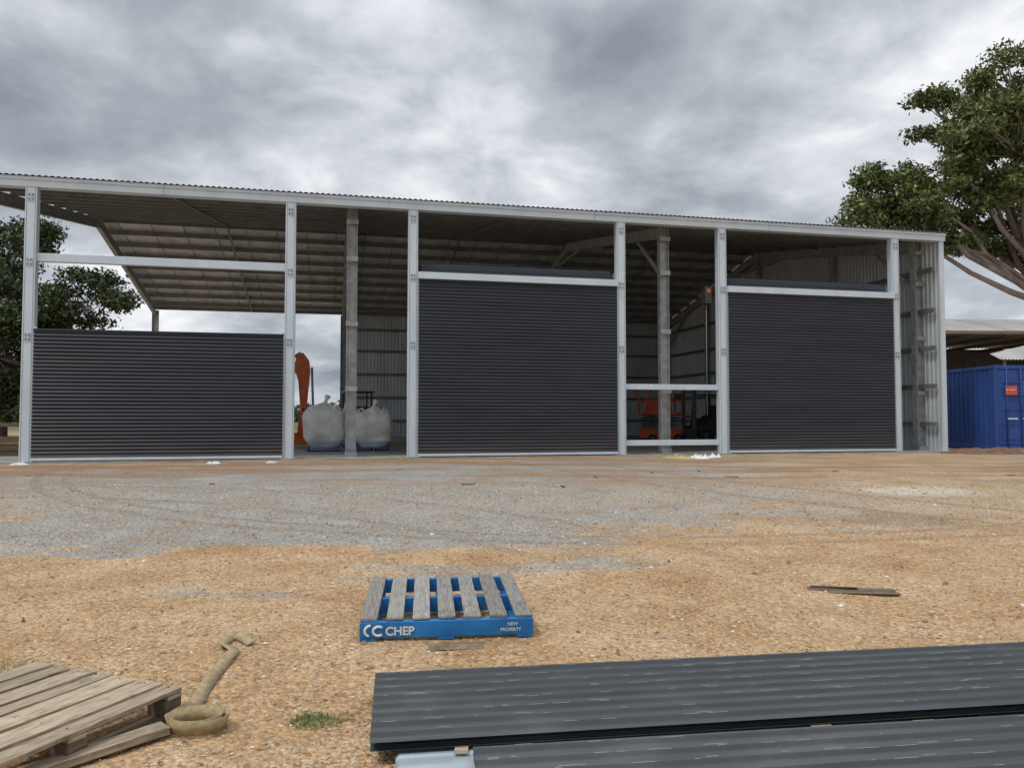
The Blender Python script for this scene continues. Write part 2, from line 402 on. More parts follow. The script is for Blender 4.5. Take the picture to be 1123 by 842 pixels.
def roller_door(x0,x1,top,full):
    e=empty('roller_door',shed.location,A)
    corr('curtain',(x0+.16,-.19,.10),(0,0,1),(1,0,0),(0,-1,0),prof_sine(top-.10,.098,.016,8),x1-x0-.32,doorm,e,True)
    box('bottom_rail',x0+.16,x1-.16,-.225,-.165,.03,.10,galv,e,.008)
    box('top_strip' ,x0+.15,x1-.15,-.215,-.17,top,top+.05,doorm,e,.01)
    boxes('side_guides',[(x0+.142,x0+.20,-.135,-.06,0,top+.1),(x1-.20,x1-.142,-.135,-.06,0,top+.1)],galv,e)
    if full:
        box('header_beam',x0+.142,x1-.142,-.26,-.02,top+.055,top+.25,galv,e,.01)
        zc=top+.33
        V=[];F=[];n=72
        for xx in (x0+.25,x1-.25):
            for i in range(n):
                q=2*math.pi*i/n; r=.28+.010*math.sin(q*18); V.append((xx,.33+r*math.cos(q),zc+r*math.sin(q)))
        for i in range(n): F.append((i,(i+1)%n,(i+1)%n+n,i+n))
        F+= [tuple(range(n)),tuple(range(2*n-1,n-1,-1))]
        mo('drum',V,F,doorm,e)
        tubes('axle',[([(x0+.02,.33,zc),(x1-.02,.33,zc)],.05)],galvd,e,12)
        boxes('drum_brackets',[(x0+.145,x0+.16,.05,.5,top+.02,top+.5),(x1-.16,x1-.145,.05,.5,top+.02,top+.5)],galvd,e)
    return e
roller_door(0,6.5,3.38,False)
roller_door(9.9,16.25,5.06,True)
dd=roller_door(19.65,26.0,5.02,True)
box('motor',19.2,19.44,.15,.45,4.75,5.3,darksteel,dd,.02); box('motor_label',19.25,19.38,.14,.148,5.1,5.22,orange,dd)
tubes('hand_chain',[([(19.3,.3,4.75),(19.3,.3,1.2)],.009)],galvd,dd,6)

# ---------------------------------------------------------------- shed contents
def inshed(x,y,z=0):
    p=Matrix.Rotation(A,4,'Z')@Vector((x,y,z)); return (p.x-12.52,p.y+20,p.z+.32)
def pallet_simple(name,x,y,mat,rz=0):
    e=empty(name,inshed(x,y),A+rz)
    boxes('top_boards',[(-.58,.58,-.58+i*.166,-.58+i*.166+.13,.12,.14) for i in range(7)],mat,e)
    boxes('bearers',[(-.58+i*.54,-.58+i*.54+.08,-.58,.58,.02,.12) for i in range(3)],mat,e)
    return e
bagm=simple('woven_white_bag',(.86,.86,.84),(.70,.70,.68),3,.8,bump=.4,bs=30)
def bulk_bag(x,y,s=1,seed=0,h=1.5,z0=.14):
    e=empty('bulk_bag',inshed(x,y,z0),A+random.uniform(-.1,.1)); v=[];f=[];n=48;mz=30
    for j in range(mz+1):
        t=j/mz
        for i in range(n):
            a=2*math.pi*i/n; c,sn=math.cos(a),math.sin(a)
            kk=5-2.2*abs(t-.5); k=(abs(c)**kk+abs(sn)**kk)**(-1/kk)
            w=.55*(1+.20*math.sin(math.pi*min(1,t*1.1)))*(.80+.2*min(1,t*7))
            if t>.72: w*=max(.10,1-((t-.72)/.28)**1.6)
            zt=t if t<.72 else .72+(t-.72)*.75
            p=Vector((c*k*w*s,sn*k*w*s,zt*h*s))
            cre=.03*math.sin(a*9+seed)*max(0,(t-.55))*2
            q=mnoise.noise(p*2.4+Vector((seed*7,0,0)))*.09+mnoise.noise(p*8+Vector((seed,0,0)))*.03+cre
            p.x+=c*q;p.y+=sn*q;p.z+=q*.6; v.append(p)
    for j in range(mz):
        for i in range(n):
            a_=j*n+i;b_=j*n+(i+1)%n; f.append((a_,b_,b_+n,a_+n))
    f.append(tuple(range(mz*n,(mz+1)*n)))
    mo('bag_body',v,f,bagm,e,True)
    Ls=[]
    for sx,sy in ((-1,-1),(1,-1),(1,1),(-1,1)):
        p=Vector((.45*sx*s,.45*sy*s,h*.66*s))
        Ls.append(([p,p+Vector((.05*sx,0,.26)),p+Vector((-.08*sx,.02,.36)),p+Vector((-.18*sx,0,.10))],.025))
    tubes('lifting_loops',Ls,bagm,e,6)
    tubes('tied_neck',[([(0,0,h*.86*s),(.03,0,h*.97*s),(.1,.04,h*1.08*s)],[.1,.05,.10])],bagm,e,10)
    return e
pallet_simple('blue_pallet',7.42,4.6,bluep); bulk_bag(7.42,4.6,1.03,1,1.55)
pallet_simple('blue_pallet',9.03,4.6,bluep); bulk_bag(9.03,4.6,1.0,2,1.45)
pallet_simple('blue_pallet',8.1,7.3,bluep); bulk_bag(8.1,7.3,.95,4,1.45)

def wheel(name,c,r,w,e,axis='y',mat=black,hub=greyp):
    c=Vector(c); a=Vector((0,1,0)) if axis=='y' else Vector((1,0,0))
    prof=[(-.5,.55),(-.5,.9),(-.38,1),(.38,1),(.5,.9),(.5,.55)]
    V=[];F=[];n=24
    u=Vector((0,0,1)); s=a.cross(u)
    for t,k in prof:
        for i in range(n):
            q=2*math.pi*i/n; V.append(c+a*(t*w)+(u*math.cos(q)+s*math.sin(q))*(r*k))
    for j in range(len(prof)-1):
        for i in range(n): F.append((j*n+i,j*n+(i+1)%n,(j+1)*n+(i+1)%n,(j+1)*n+i))
    mo(name,V,F,mat,e,True)
    tubes(name+'_hub',[([c-a*w*.42,c+a*w*.42],r*.56)],hub,e,16,False)
ex=empty('orange_excavator',inshed(3.62,8.6),A)
for sy in (-.75,.75):
    prism('track',[(-1.2,.12),(-1.05,0),(1.05,0),(1.2,.12),(1.25,.35),(1.05,.6),(-1.05,.6),(-1.25,.35)],sy-.2,sy+.2,black,ex,.05)
box('undercarriage',-.8,.8,-.55,.55,.3,.72,greyp,ex,.03)
prism('upper_body',[(-1.35,.78),(.9,.78),(.9,1.35),(-.1,1.5),(-1.2,1.5),(-1.4,1.2)],-.85,.85,orange,ex,.05)
prism('cab_frame',[(-.25,1.52),(.85,1.37),(.9,2.3),(.7,2.65),(-.2,2.65)],.1,.84,orange,ex,.04)
boxes('cab_glass',[(-.1,.72,.08,.095,1.7,2.5),(.905,.915,.16,.78,1.5,2.3)],glass,ex)
prism('boom',[(.7,1.1),(.95,1.05),(1.7,2.3),(2.9,2.95),(2.98,3.25),(2.6,3.25),(1.4,2.65)],-.3,-.08,orange,ex,.02)
prism('stick',[(2.66,3.40),(2.92,3.62),(3.16,3.3),(3.2,2.9),(3.06,1.25),(2.86,1.2),(2.76,2.5),(2.62,3.0)],-.28,-.10,orange,ex,.02)
prism('bucket_linkage',[(2.9,1.5),(3.25,1.35),(3.3,1.0),(3.15,1.0),(3.1,1.25),(2.9,1.4)],-.29,-.09,darksteel,ex,.01)
prism('bucket',[(2.8,1.2),(3.2,1.05),(3.35,.5),(3.1,.08),(2.6,.12),(2.35,.5),(2.75,.55)],-.55,.15,orange,ex,.02)
tubes('rams',[([(1.0,-.4,1.5),(1.9,-.4,2.6)],.06),([(1.8,-.19,2.95),(2.85,-.19,3.6)],.06),([(3.26,-.19,3.05),(3.32,-.19,1.4)],.045)],galvd,ex,10)
sl=empty('scissor_lift',inshed(21.7,9.3),A)
box('chassis',-.85,.85,-.42,.42,.2,.62,orange2,sl,.03)
for sx in (-.6,.6):
    for sy in (-.42,.42): wheel('wheel',(sx,sy,.2),.2,.16,sl)
Ls=[]
for k in range(4):
    z=.68+k*.14
    for y in (-.34,.34): Ls+=[((-.75,y,z),(.75,y,z+.13),.04,.05),((.75,y+.05,z),(-.75,y+.05,z+.13),.04,.05)]
beams('scissor_arms',Ls,greyp,sl)
box('platform',-.88,.88,-.42,.42,1.25,1.35,orange2,sl,.02)
box('control_box',.5,.8,-.47,-.30,1.9,2.15,darksteel,sl,.02)
R=[]
for z in (1.85,2.4):
    R.append(([(-.86,-.4,z),(.86,-.4,z),(.86,.4,z),(-.86,.4,z),(-.86,-.4,z)],.03))
for x in (-.86,-.3,.3,.86):
    for y in (-.4,.4): R.append(([(x,y,1.35),(x,y,2.4)],.03))
tubes('guard_rails',R,orange2,sl,8)
boxes('platform_panel',[(-.86,-.35,-.405,-.395,1.36,1.8)],orange2,sl)
fk=empty('forklift',inshed(23.6,9.0),A+math.radians(200))
prism('body',[(-1.0,.3),(.75,.3),(.8,.75),(.25,.8),(.1,1.05),(-.7,1.15),(-1.05,1.0)],-.5,.5,darksteel,fk,.04)
box('counterweight',-1.2,-.75,-.5,.5,.3,1.1,greyp,fk,.06)
for x,y,r in ((.5,-.5,.32),(.5,.5,.32),(-.8,-.45,.26),(-.8,.45,.26)): wheel('wheel',(x,y,r),r,.22,fk)
tubes('overhead_guard',[([(.35,s,.8),(.2,s,2.1),(-.75,s,2.1),(-.9,s,1.1)],.035) for s in (-.42,.42)]+[([(x,-.42,2.1),(x,.42,2.1)],.025) for x in (.2,-.05,-.3,-.5,-.75)],black,fk,8)
box('seat',-.5,-.1,-.25,.25,1.1,1.2,black,fk,.03); box('seat_back',-.6,-.48,-.25,.25,1.15,1.65,black,fk,.03)
boxes('mast',[(.86,1.0,-.38,-.28,.1,2.3),(.86,1.0,.28,.38,.1,2.3),(.88,.98,-.28,.28,2.15,2.25),(.88,.98,-.28,.28,1.1,1.2)],greyp,fk)
boxes('forks',[(1.0,2.1,-.3,-.18,.08,.13),(1.0,2.1,.18,.3,.08,.13),(1.0,1.05,-.4,.4,.13,.6)],darksteel,fk)
tr=empty('tractor',inshed(8.75,11.0),A+math.radians(-80))
prism('bonnet',[(.1,.8),(1.7,.8),(1.75,1.3),(1.5,1.5),(.1,1.6)],-.35,.35,darksteel,tr,.05)
box('rear_body',-.7,.1,-.45,.45,.7,1.4,darksteel,tr,.04)
prism('canopy',[(-.9,2.15),(.3,2.15),(.35,2.22),(-.9,2.25)],-.6,.6,greyp,tr,.02)
tubes('canopy_posts',[([(x,y,1.2),(x,y,2.2)],.03) for x in (-.75,.15) for y in (-.5,.5)],black,tr)
for y in (-.7,.7): wheel('rear_wheel',(-.5,y,.75),.75,.4,tr); wheel('front_wheel',(1.3,y*.8,.42),.42,.25,tr)

# ---------------------------------------------------------------- foreground pallets
def logo(txt,x,y,z,s,e):
    c=bpy.data.curves.new('lettering','FONT'); c.body=txt; c.size=s; c.extrude=.0006; c.offset=.0022 if s>.05 else .0004
    o=bpy.data.objects.new('lettering',c); col.objects.link(o); o.parent=e; o.location=(x,y,z); o.rotation_euler=(math.radians(90),0,0); c.materials.append(white); return o
bp=empty('blue_pallet',(-1.015,5.21,.0)); bp.rotation_euler=(math.radians(1.6),0,math.radians(6.3))
W,D=1.165,1.24
def boardset(name,L,mat,par,jit=.003,bevel=.004): return boxes(name,L,mat,par,bevel,jit=jit)
Ls=[]
for i in range(7):
    x=.0+i*(W-.118)/6; Ls.append((x,x+.118+random.uniform(-.006,.004),.012+random.uniform(0,.012),D-.01+random.uniform(-.02,.01),.128,.147))
e2=empty('deck',(0,0,0),math.radians(90),bp)
boardset('deck_boards',[(y0,y1,-x1,-x0,z0,z1) for x0,x1,y0,y1,z0,z1 in Ls],woodg,e2)
boardset('bearers',[(0,W,0,.045,.018,.126),(0,W,D/2-.02,D/2+.02,.018,.126),(0,W,D-.05,D-.01,.018,.126)],bluep,bp,.002,.004)
boardset('bottom_boards',[(x,x+.11,.0,D-.02,.0,.017) for x in (.0,.52,1.05)],bluep,bp,.001,.002)
logo('CHEP',.17,-.0065,.040,.078,bp); logo('NEW',.99,-.0065,.082,.030,bp); logo('PROPERTY',.94,-.0065,.045,.030,bp)
tubes('logo_mark',[([(.125+.036*math.cos(a),-.006,.068+.030*math.sin(a)) for a in np.linspace(.8,5.4,14)],.009),([(.075+.040*math.cos(a),-.006,.070+.036*math.sin(a)) for a in np.linspace(1.6,4.4,12)],.009)],white,bp,6)
boxes('nail_heads',[(x+.03*k+.03,x+.03*k+.036,y,y+.006,.147,.1485) for x in [i*(W-.118)/6 for i in range(7)] for k in (0,1.6) for y in (.03,.62,1.2)],darksteel,bp)

tp=empty('timber_pallet',(-1.66,3.95,.0),math.radians(248))
Ls=[];y=0
for i,w in enumerate((.10,.145,.14,.10,.145,.12,.14)):
    Ls.append((random.uniform(-.015,.02),1.17+random.uniform(-.02,.02),-y-w,-y,.12,.142)); y+=w+random.uniform(.02,.035)
PW=y
boardset('deck_boards',Ls,woodt,tp,.004,.003)
boardset('stringers',[(x,x+.09,-PW+.02,-.0,.098,.118) for x in (.0,.54,1.08)],woodt,tp,.003,.003)
boardset('blocks',[(x-.002,x+.10,-yy-.12,-yy,.020,.097) for x in (.0,.53,1.07) for yy in (.003,PW/2-.05,PW-.14)],woodd,tp,.003,.004)
boardset('bottom_boards',[(0,1.17,-yy-.11,-yy,.0,.018) for yy in (.01,PW/2-.05,PW-.13)],woodd,tp,.002,.003)
boxes('nail_heads',[(x+.03,x+.037,-q-.06,-q-.053,.143,.1445) for x in (.0,.56,1.09) for q in (.0,.16,.33,.5,.63,.8)],darksteel,tp)
boxes('timber_offcut',[(-.36,.36,-.045,.045,0,.035)],woodt,None,.004,loc=(-1.86,3.44,.01),rot=(0,0,math.radians(52)),jit=.004)

def ribbon(name,pts,w,mat,mode):
    P=[Vector(p) for p in pts]; v=[];f=[]
    for i,p in enumerate(P):
        d=(P[min(i+1,len(P)-1)]-P[max(0,i-1)]).normalized()
        s=d.cross(Vector((0,0,1))).normalized()
        tw=mode(i/(len(P)-1))
        q=s*math.cos(tw)+Vector((0,0,1))*math.sin(tw)
        up=Vector((0,0,abs(math.sin(tw))*w/2))
        v+= [p-q*w/2+up,p+q*w/2+up]
    for i in range(len(P)-1): f.append((2*i,2*i+1,2*i+3,2*i+2))
    o=mo(name,v,f,mat,None,True); m=o.modifiers.new('s','SOLIDIFY'); m.thickness=.004; return o
def catmull(P,n=10):
    out=[];P=[Vector((*p,0)) for p in P]; Q=[P[0]]+P+[P[-1]]
    for i in range(1,len(Q)-2):
        for k in range(n):
            t=k/n;a,b,c,d=Q[i-1],Q[i],Q[i+1],Q[i+2]
            out.append(.5*((2*b)+(c-a)*t+(2*a-5*b+4*c-d)*t*t+(-a+3*b-3*c+d)*t**3))
    out.append(P[-1]); return out
cp=[(-1.70,5.12),(-1.86,5.26),(-1.88,5.10),(-1.76,4.96),(-1.73,4.72),(-1.70,4.45),(-1.665,4.2),(-1.63,4.02)]
pp=catmull(cp); nst=len(pp); c0=Vector((-1.51,3.80,0)); turns=46
for k in range(1,turns):
    a=math.radians(150)+k*.27; r=.118-k*.0006+.010*math.sin(k*.30); pp.append(c0+Vector((r*1.2*math.cos(a)+.01*math.sin(k*.1),r*math.sin(a),0)))
pts=[Vector((p.x,p.y,groundz(p.x,p.y)+.010+(.010*math.sin(i*.22)**2 if i<nst else .003))) for i,p in enumerate(pp)]
fr=nst/len(pts)
def tw(t):
    if t<fr*.92: return .38+.18*math.sin(t*18)
    return min(1.3,.4+(t-fr*.92)*12)
ribbon('webbing_strap',pts,.070,webbing,tw)

# ---------------------------------------------------------------- roofing sheet stacks
def ribprof(W_):
    p=[];u=0
    while u<W_-.11:
        p+=[(u,0),(u+.070,0),(u+.077,.015),(u+.095,.015),(u+.102,0)]
        u+=.112
    p+=[(u,0),(W_,0)]; return p
def stack(name,ox,oy,ang,Wd,Ln,n,z0,mat,back=False):
    e=empty(name,(ox,oy,0),math.radians(ang)); off=-Wd if back else 0
    for k in range(n):
        dx=random.uniform(-.02,.02); dy=random.uniform(-.005,.005)
        corr('sheet',(dx,dy+off,z0+k*.009),(0,1,0),(1,0,0),(0,0,1),ribprof(Wd),Ln,mat,e)
        if k==n-1:
            Lq=[];rr=random.Random(5)
            for i in range(0,8):
                for o_ in (.0785,.0935):
                    yy=.112*i+o_+off; x=.05
                    while x<Ln-.3:
                        l=rr.uniform(.01,.12)
                        if rr.random()<.35: Lq.append((dx+x,dx+x+l,yy+dy-.0011,yy+dy+.0011,z0+k*.009+.0153,z0+k*.009+.0157))
                        x+=l+rr.uniform(.03,.18)
            boxes('rib_dashes',Lq,plate,e)  # thin pale dashes laid at random along the top sheet's ribs
    return e
s1=stack('roofing_sheet_stack',-.60,3.39,8.4,.90,7.6,5,.060,sheetm)
s2=stack('roofing_sheet_stack',-.17,3.37,8.0,.90,7.4,4,.055,sheetm,True)
lite=simple('pale_zinc_sheet',(.46,.53,.58),(.37,.43,.48),4,.35,.3)
s3=empty('galvanised_sheet',(-.53,3.60,0),math.radians(8.0))
for k in range(3): corr('sheet',(0.006*k,-.85,.020+.006*k),(0,1,0),(1,0,0),(0,0,1),[(u,h*.6) for u,h in ribprof(.8)],2.4,lite,s3)
dn=empty('timber_dunnage',(0,0,0))
for x,y0,y1 in ((3.1,2.9,4.9),(5,3.1,5.1)):
    boxes('bearer',[(x-.045,x+.045,y0,y1,-.03,.052)],woodt,dn,.004)
boxes('bearer',[(1.4,1.5,2.7,4.6,.043,.054),(-.25,-.19,3.40,4.25,.043,.058)],woodt,dn,.003)
boxes('bearer',[(-.5,-.42,3.45,4.25,-.02,.0165)],woodt,dn,.003)

# ---------------------------------------------------------------- small debris
def plank(name,x,y,l,w,h,rz,mat,rx=0): return boxes(name,[(-l/2,l/2,-w/2,w/2,0,h)],mat,None,.003,loc=(x,y,groundz(x,y)+.004),rot=(rx,0,math.radians(rz)),jit=.006)
sp=empty('splintered_planks',(2.88,6.62,groundz(2.88,6.62)+.004),math.radians(-9))
boxes('slivers',[(-.36,.32,-.05,.03,.0,.018),(-.30,.36,.035,.10,.002,.016),(-.2,.36,-.10,-.055,.0,.014),(-.33,.05,.0,.045,.02,.032)],woodd,sp,.003,jit=.008)
plank('wood_chip',4.05,6.1,.14,.05,.012,-25,white)
def crumple(name,x,y,l,w,h,rz,mat,z=None,n=14):
    v=[];f=[]; sd=random.random()*50
    for j in range(n+1):
        for i in range(n+1):
            u,t=i/n-.5,j/n-.5; ed=(1-abs(2*u)**3)*(1-abs(2*t)**3)
            v.append((u*l*(1+.15*mnoise.noise(Vector((t*4,sd,0)))),t*w*(1+.2*mnoise.noise(Vector((u*4,sd,3)))),.006+h*ed*abs(.35+mnoise.noise(Vector((u*5,t*5,sd)))*1.3)))
    for j in range(n):
        for i in range(n): a_=j*(n+1)+i; f.append((a_,a_+1,a_+n+2,a_+n+1))
    return mo(name,v,f,mat,None,False,loc=(x,y,groundz(x,y) if z is None else z),rot=(0,0,math.radians(rz)))
crumple('cardboard_scrap',-.37,5.13,.36,.16,.03,8,cardboard)
crumple('plastic_wrap',-12.2,19.2,.4,.25,.1,20,white); crumple('plastic_wrap',-7.55,19.6,.35,.2,.08,0,white); crumple('plastic_wrap',-6.2,20.0,.3,.2,.06,40,white)
crumple('plastic_wrap',5.3,22.0,.6,.4,.14,10,bagm,.29); crumple('cardboard_scrap',4.7,21.8,.9,.4,.15,-20,simple('yellow_scrap',(.5,.40,.2),None,4,.8),.29)
crumple('plastic_wrap',5.9,22.6,.5,.3,.12,50,bagm,.29)
for i in range(14):
    x=random.uniform(-11,12);y=random.uniform(14,18.8); plank('timber_chip',x,y,random.uniform(.1,.35),.05,.015,random.uniform(0,180),random.choice([woodt,woodd]))
v=[];f=[];n=40
for j in range(n+1):
    for i in range(n+1):
        u,t=i/n*2-1,j/n*2-1; r=max(0,1-(u*u+t*t)); v.append((u*2.6,t*1.1,-.03+r*(.16+.16*mnoise.noise(Vector((u*5,t*3,1)))+.06*mnoise.noise(Vector((u*14,t*9,1))))))
for j in range(n):
    for i in range(n): a_=j*(n+1)+i; f.append((a_,a_+1,a_+n+2,a_+n+1))
mo('soil_mound',v,f,simple('brown_soil',(.22,.13,.08),(.12,.07,.045),3,.95,bump=.8,bs=20),None,True,loc=(16.2,25.2,.29))
boxes('timber_stack',[(-1.5,1.5,-.1+.22*i,.1+.22*i,.0+.2*j,.15+.2*j) for i in range(4) for j in range(3)],woodd,None,.01,loc=(-14.6,23,.29),rot=(0,0,.2),jit=.02)
tb=empty('timber_rack',(-15.0,22.2,.29),.2)
boxes('posts',[(x,x+.1,0,.1,0,1.15) for x in (-1.6,-.4,1.3)],woodd,tb); boxes('rails',[(-1.8,1.5,-.03,0,.5,.62),(-1.8,1.5,-.03,0,.9,1.02)],woodd,tb)

# ---------------------------------------------------------------- grass tufts
def tuft(x,y,r,n):
    v=[];f=[]
    for i in range(n):
        a=random.random()*6.28; q=r*math.sqrt(random.random()); px,py=x+q*math.cos(a)*1.5,y+q*math.sin(a); z=groundz(px,py)-.004
        h=random.uniform(.01,.035); b=random.random()*6.28; dx,dy=math.cos(b)*.002,math.sin(b)*.002; lx,ly=random.uniform(-.04,.04),random.uniform(-.04,.04)
        k=len(v); v+=[(px-dx,py-dy,z),(px+dx,py+dy,z),(px+lx*.5+dx*.8,py+ly*.5+dy*.8,z+h*.7),(px+lx*.5-dx*.8,py+ly*.5-dy*.8,z+h*.7),(px+lx,py+ly,z+h)]
        f+=[(k,k+1,k+2,k+3),(k+3,k+2,k+4)]
    return v,f
V=[];F=[]
for a in ((-.97,3.88,.085,420),(-1.0,3.93,.05,140),(-.85,3.95,.05,60),(-2.98,4.62,.17,520),(-2.3,5.1,.05,20),(.3,6.4,.04,15),(1.9,7.6,.05,15)):
    v,f=tuft(*a); k=len(V); V+=v; F+=[tuple(i+k for i in q) for q in f]
mo('grass',V,F,grassm)

# ---------------------------------------------------------------- container
ct=empty('shipping_container',(16.66,26.7,.33),0)
Lc,Wc,Hc=6.06,2.44,2.92
box('core',.06,Wc-.06,.08,Lc-.06,.1,Hc-.06,contm,ct)
def cprof(L):
    p=[];u=0
    while u<L-.28: p+=[(u,0),(u+.07,0),(u+.14,.036),(u+.21,.036),(u+.28,0)];u+=.28
    p.append((L,0));return p
corr('side_wall',(.045,.12,.16),(0,1,0),(0,0,1),(-1,0,0),cprof(Lc-.24),Hc-.3,contm,ct)
boxes('frame',[(0,.14,0,.12,0,Hc),(Wc-.14,Wc,0,.12,0,Hc),(0,.12,Lc-.12,Lc,0,Hc),(.14,Wc-.14,.003,.11,Hc-.13,Hc-.003),(.14,Wc-.14,.003,.11,.003,.16),(.003,.10,.12,Lc-.12,0.0,.16),(.003,.10,.12,Lc-.12,Hc-.12,Hc-.004)],contm,ct,.008)
boxes('doors',[(.16,Wc/2-.01,.03,.07,.18,Hc-.15),(Wc/2+.01,Wc-.16,.03,.07,.18,Hc-.15)],contm,ct,.01)
boxes('door_corrugation',[(x0+.1,x0+.95,.012,.029,z,z+.3) for x0 in (.16,Wc/2+.01) for z in (.35,.85,1.35,1.85,2.3)],contm,ct,.008)
tubes('lock_bars',[([(x,-.02,.1),(x,-.02,Hc-.1)],.02) for x in (.42,.92,1.5,2.02)],contm,ct,8)
boxes('lock_handles',[(x,x+.35,-.05,-.03,1.05,1.1) for x in (.42,.95,1.5)],galv,ct)
box('red_placard',.36,.76,-.050,-.046,1.9,2.2,simple('red_sign',(.65,.10,.05),None,3,.5),ct)
boxes('number_marks',[(1.02,1.12,-.012,-.008,2.3-.1*i,2.35-.1*i) for i in range(8)]+[(.40+.08*i,.44+.08*i,-.054,-.051,2.05,2.09) for i in range(4)],white,ct)
boxes('corner_castings',[(a-.008,a+.178,-.012,.17,z,z+.13) for a in (0,Wc-.17) for z in (-.01,Hc-.11)],contm,ct)

# ---------------------------------------------------------------- old open shed at right
os_=empty('old_corrugated_shed',(18.3,33,.29),math.radians(3))
box('back_wall',0,20,7.9,8,0,4.75,darksteel,os_)
box('left_wall',-.05,.05,0,8,0,4.70,rust,os_)
oldiron=simple('old_iron',(.50,.50,.49),(.32,.30,.28),.6,.6,.2,sv=(1,.2,1))
sd1=Vector((0,4.4,1.05)); sd2=Vector((0,4.4,-1.0))
corr('roof_front',(-.6,-.5,4.8),(1,0,0),sd1.normalized(),Vector((0,-.23,.97)),prof_sine(21,.2,.025,6),sd1.length,oldiron,os_,True)
corr('roof_back',(-.6,3.9,5.85),(1,0,0),sd2.normalized(),Vector((0,.23,.97)),prof_sine(21,.2,.025,6),sd2.length,oldiron,os_,True)
box('gutter',-.6,20.5,-.62,-.50,4.66,4.79,rust,os_)
beams('posts',[((x,.1,0),(x,.1,4.75),.15,.15) for x in (.2,5,10,15,20)],woodd,os_)
beams('roof_beams',[((0,.1,4.72),(20,.1,4.72),.1,.18)]+[((x,0,4.65),(x,7.8,4.65),.08,.14) for x in range(1,20,2)],woodd,os_)
corr('lean_to_roof',(1.0,-2.4,3.45),(1,0,0),Vector((0,2.0,.85)).normalized(),(0,0,1),prof_sine(8,.15,.02,6),lambda u:min(1.9,.7+u*.5),oldiron,os_,True)
beams('lean_to_posts',[((x,-2.3,0),(x,-2.3,3.4),.1,.1) for x in (1.2,4,8)],woodd,os_)

# ---------------------------------------------------------------- trees
def leafmesh(centers,sz,aspect=.5):
    N=len(centers); d=rng.normal(size=(N,3)); d/=np.linalg.norm(d,axis=1)[:,None]
    e=rng.normal(size=(N,3)); e-=d*(e*d).sum(1)[:,None]; e/=np.linalg.norm(e,axis=1)[:,None]
    s=(sz*(.6+.8*rng.random(N)))[:,None]
    a=d*s*.5; b=e*s*aspect*.5
    v=np.stack([centers-a,centers+b*.9-a*.1,centers+a,centers-b*.9-a*.1],1).reshape(-1,3)
    f=np.arange(4*N).reshape(-1,4); return v,f
def npmesh(name,v,f,mat,parent):
    me=bpy.data.meshes.new(name); me.vertices.add(len(v)); me.vertices.foreach_set('co',v.astype('f').ravel())
    me.loops.add(f.size); me.loops.foreach_set('vertex_index',f.astype('i').ravel())
    me.polygons.add(len(f)); me.polygons.foreach_set('loop_start',np.arange(0,f.size,4,dtype='i'))
    me.update(calc_edges=True); me.validate(); me.materials.append(mat)
    o=bpy.data.objects.new(name,me); col.objects.link(o); o.parent=parent; return o
def tree(name,base,forkz,lobes,nleaf,lsz,mat,cl=1.0,trunk_r=.45,per=9,flat=.55):
    e=empty(name,base); B=Vector(base); limbs=[];C=[]
    fork=Vector((0,0,forkz)); limbs.append(([Vector((0,0,-.2)),Vector((.15,0,forkz*.5)),fork],[trunk_r*1.3,trunk_r,trunk_r*.85]))
    cent=[]
    for (x,y,z,r) in lobes:
        c=Vector((x,y,z))-B; mid=fork.lerp(c,.5)+Vector((random.uniform(-1,1),random.uniform(-.8,.8),random.uniform(-1.2,.5)))
        q1=fork.lerp(mid,.5)+Vector((random.uniform(-.6,.6),0,-.1)); hub=mid.lerp(c,.75)
        limbs.append(([fork,q1,mid,mid.lerp(hub,.5)+Vector((.25,.1,.2)),hub],[trunk_r*.42,trunk_r*.32,trunk_r*.25,trunk_r*.18,trunk_r*.13]))
        k=max(7,int(per*r*r/3))
        for i in range(k):
            d=rng.normal(size=3); d/=np.linalg.norm(d); rr=r*(.35+.7*rng.random()**.6)
            p=np.array(c)+d*rr*np.array([1,1,.85]); R=cl*(.45+.65*rng.random()); cent.append((p,R))
            P=Vector(p); m2=hub.lerp(P,.5)+Vector((random.uniform(-.3,.3),random.uniform(-.3,.3),-.15))
            limbs.append(([hub,m2,P],[trunk_r*.11,trunk_r*.06,.02]))
    w=np.array([R**2 for _,R in cent]); w/=w.sum(); cnt=(w*nleaf).astype(int)
    for (p,R),n in zip(cent,cnt):
        g=rng.normal(size=(n,3)); g/=np.linalg.norm(g,axis=1)[:,None]; g*=(rng.random(n)**.5)[:,None]*R*(.75+.5*rng.random(n))[:,None]
        g[:,2]*=flat; C.append(p+g)
    C=np.concatenate(C); v,f=leafmesh(C,lsz)
    npmesh('foliage',v,f,mat,e); tubes('trunk_and_limbs',limbs,bark,e,7)
def P40(px,py,r,dy=0,d=40): k=d/848; return ((px-561)*k,d+dy,1.5+(456-py)*k,r*k)
R_=[P40(1118,88,42),P40(1068,125,40,1),P40(1092,160,45,-2),P40(1028,170,34,-1),P40(988,200,32,1),P40(945,235,22),P40(1065,205,48,2),P40(1022,228,34,-1),P40(1115,205,52,-2),
    P40(1165,90,60),P40(1175,170,65,3),P40(1210,250,60),P40(1085,250,26,1),P40(1240,140,60),P40(980,232,24,0),P40(1140,250,38,2),P40(1045,175,36,3),P40(1110,125,42,2),P40(965,190,14,0),P40(1045,95,16,1),P40(1035,262,14,0)]
tree('gum_tree',(28.6,40.5,.29),6.9,R_,85000,.26,leafA,1.1,.5,13)
L_=[P40(-30,300,62,0,44),P40(5,250,34,2,44),P40(45,335,40,-1,44),P40(92,325,34,0,44),P40(118,318,24,1,44),P40(65,385,50,1,44),P40(5,390,60,-1,44),P40(115,385,34,1,44),P40(40,440,50,0,44),P40(100,440,45,0,44),P40(-70,400,60,0,44),P40(150,430,28,3,44)]
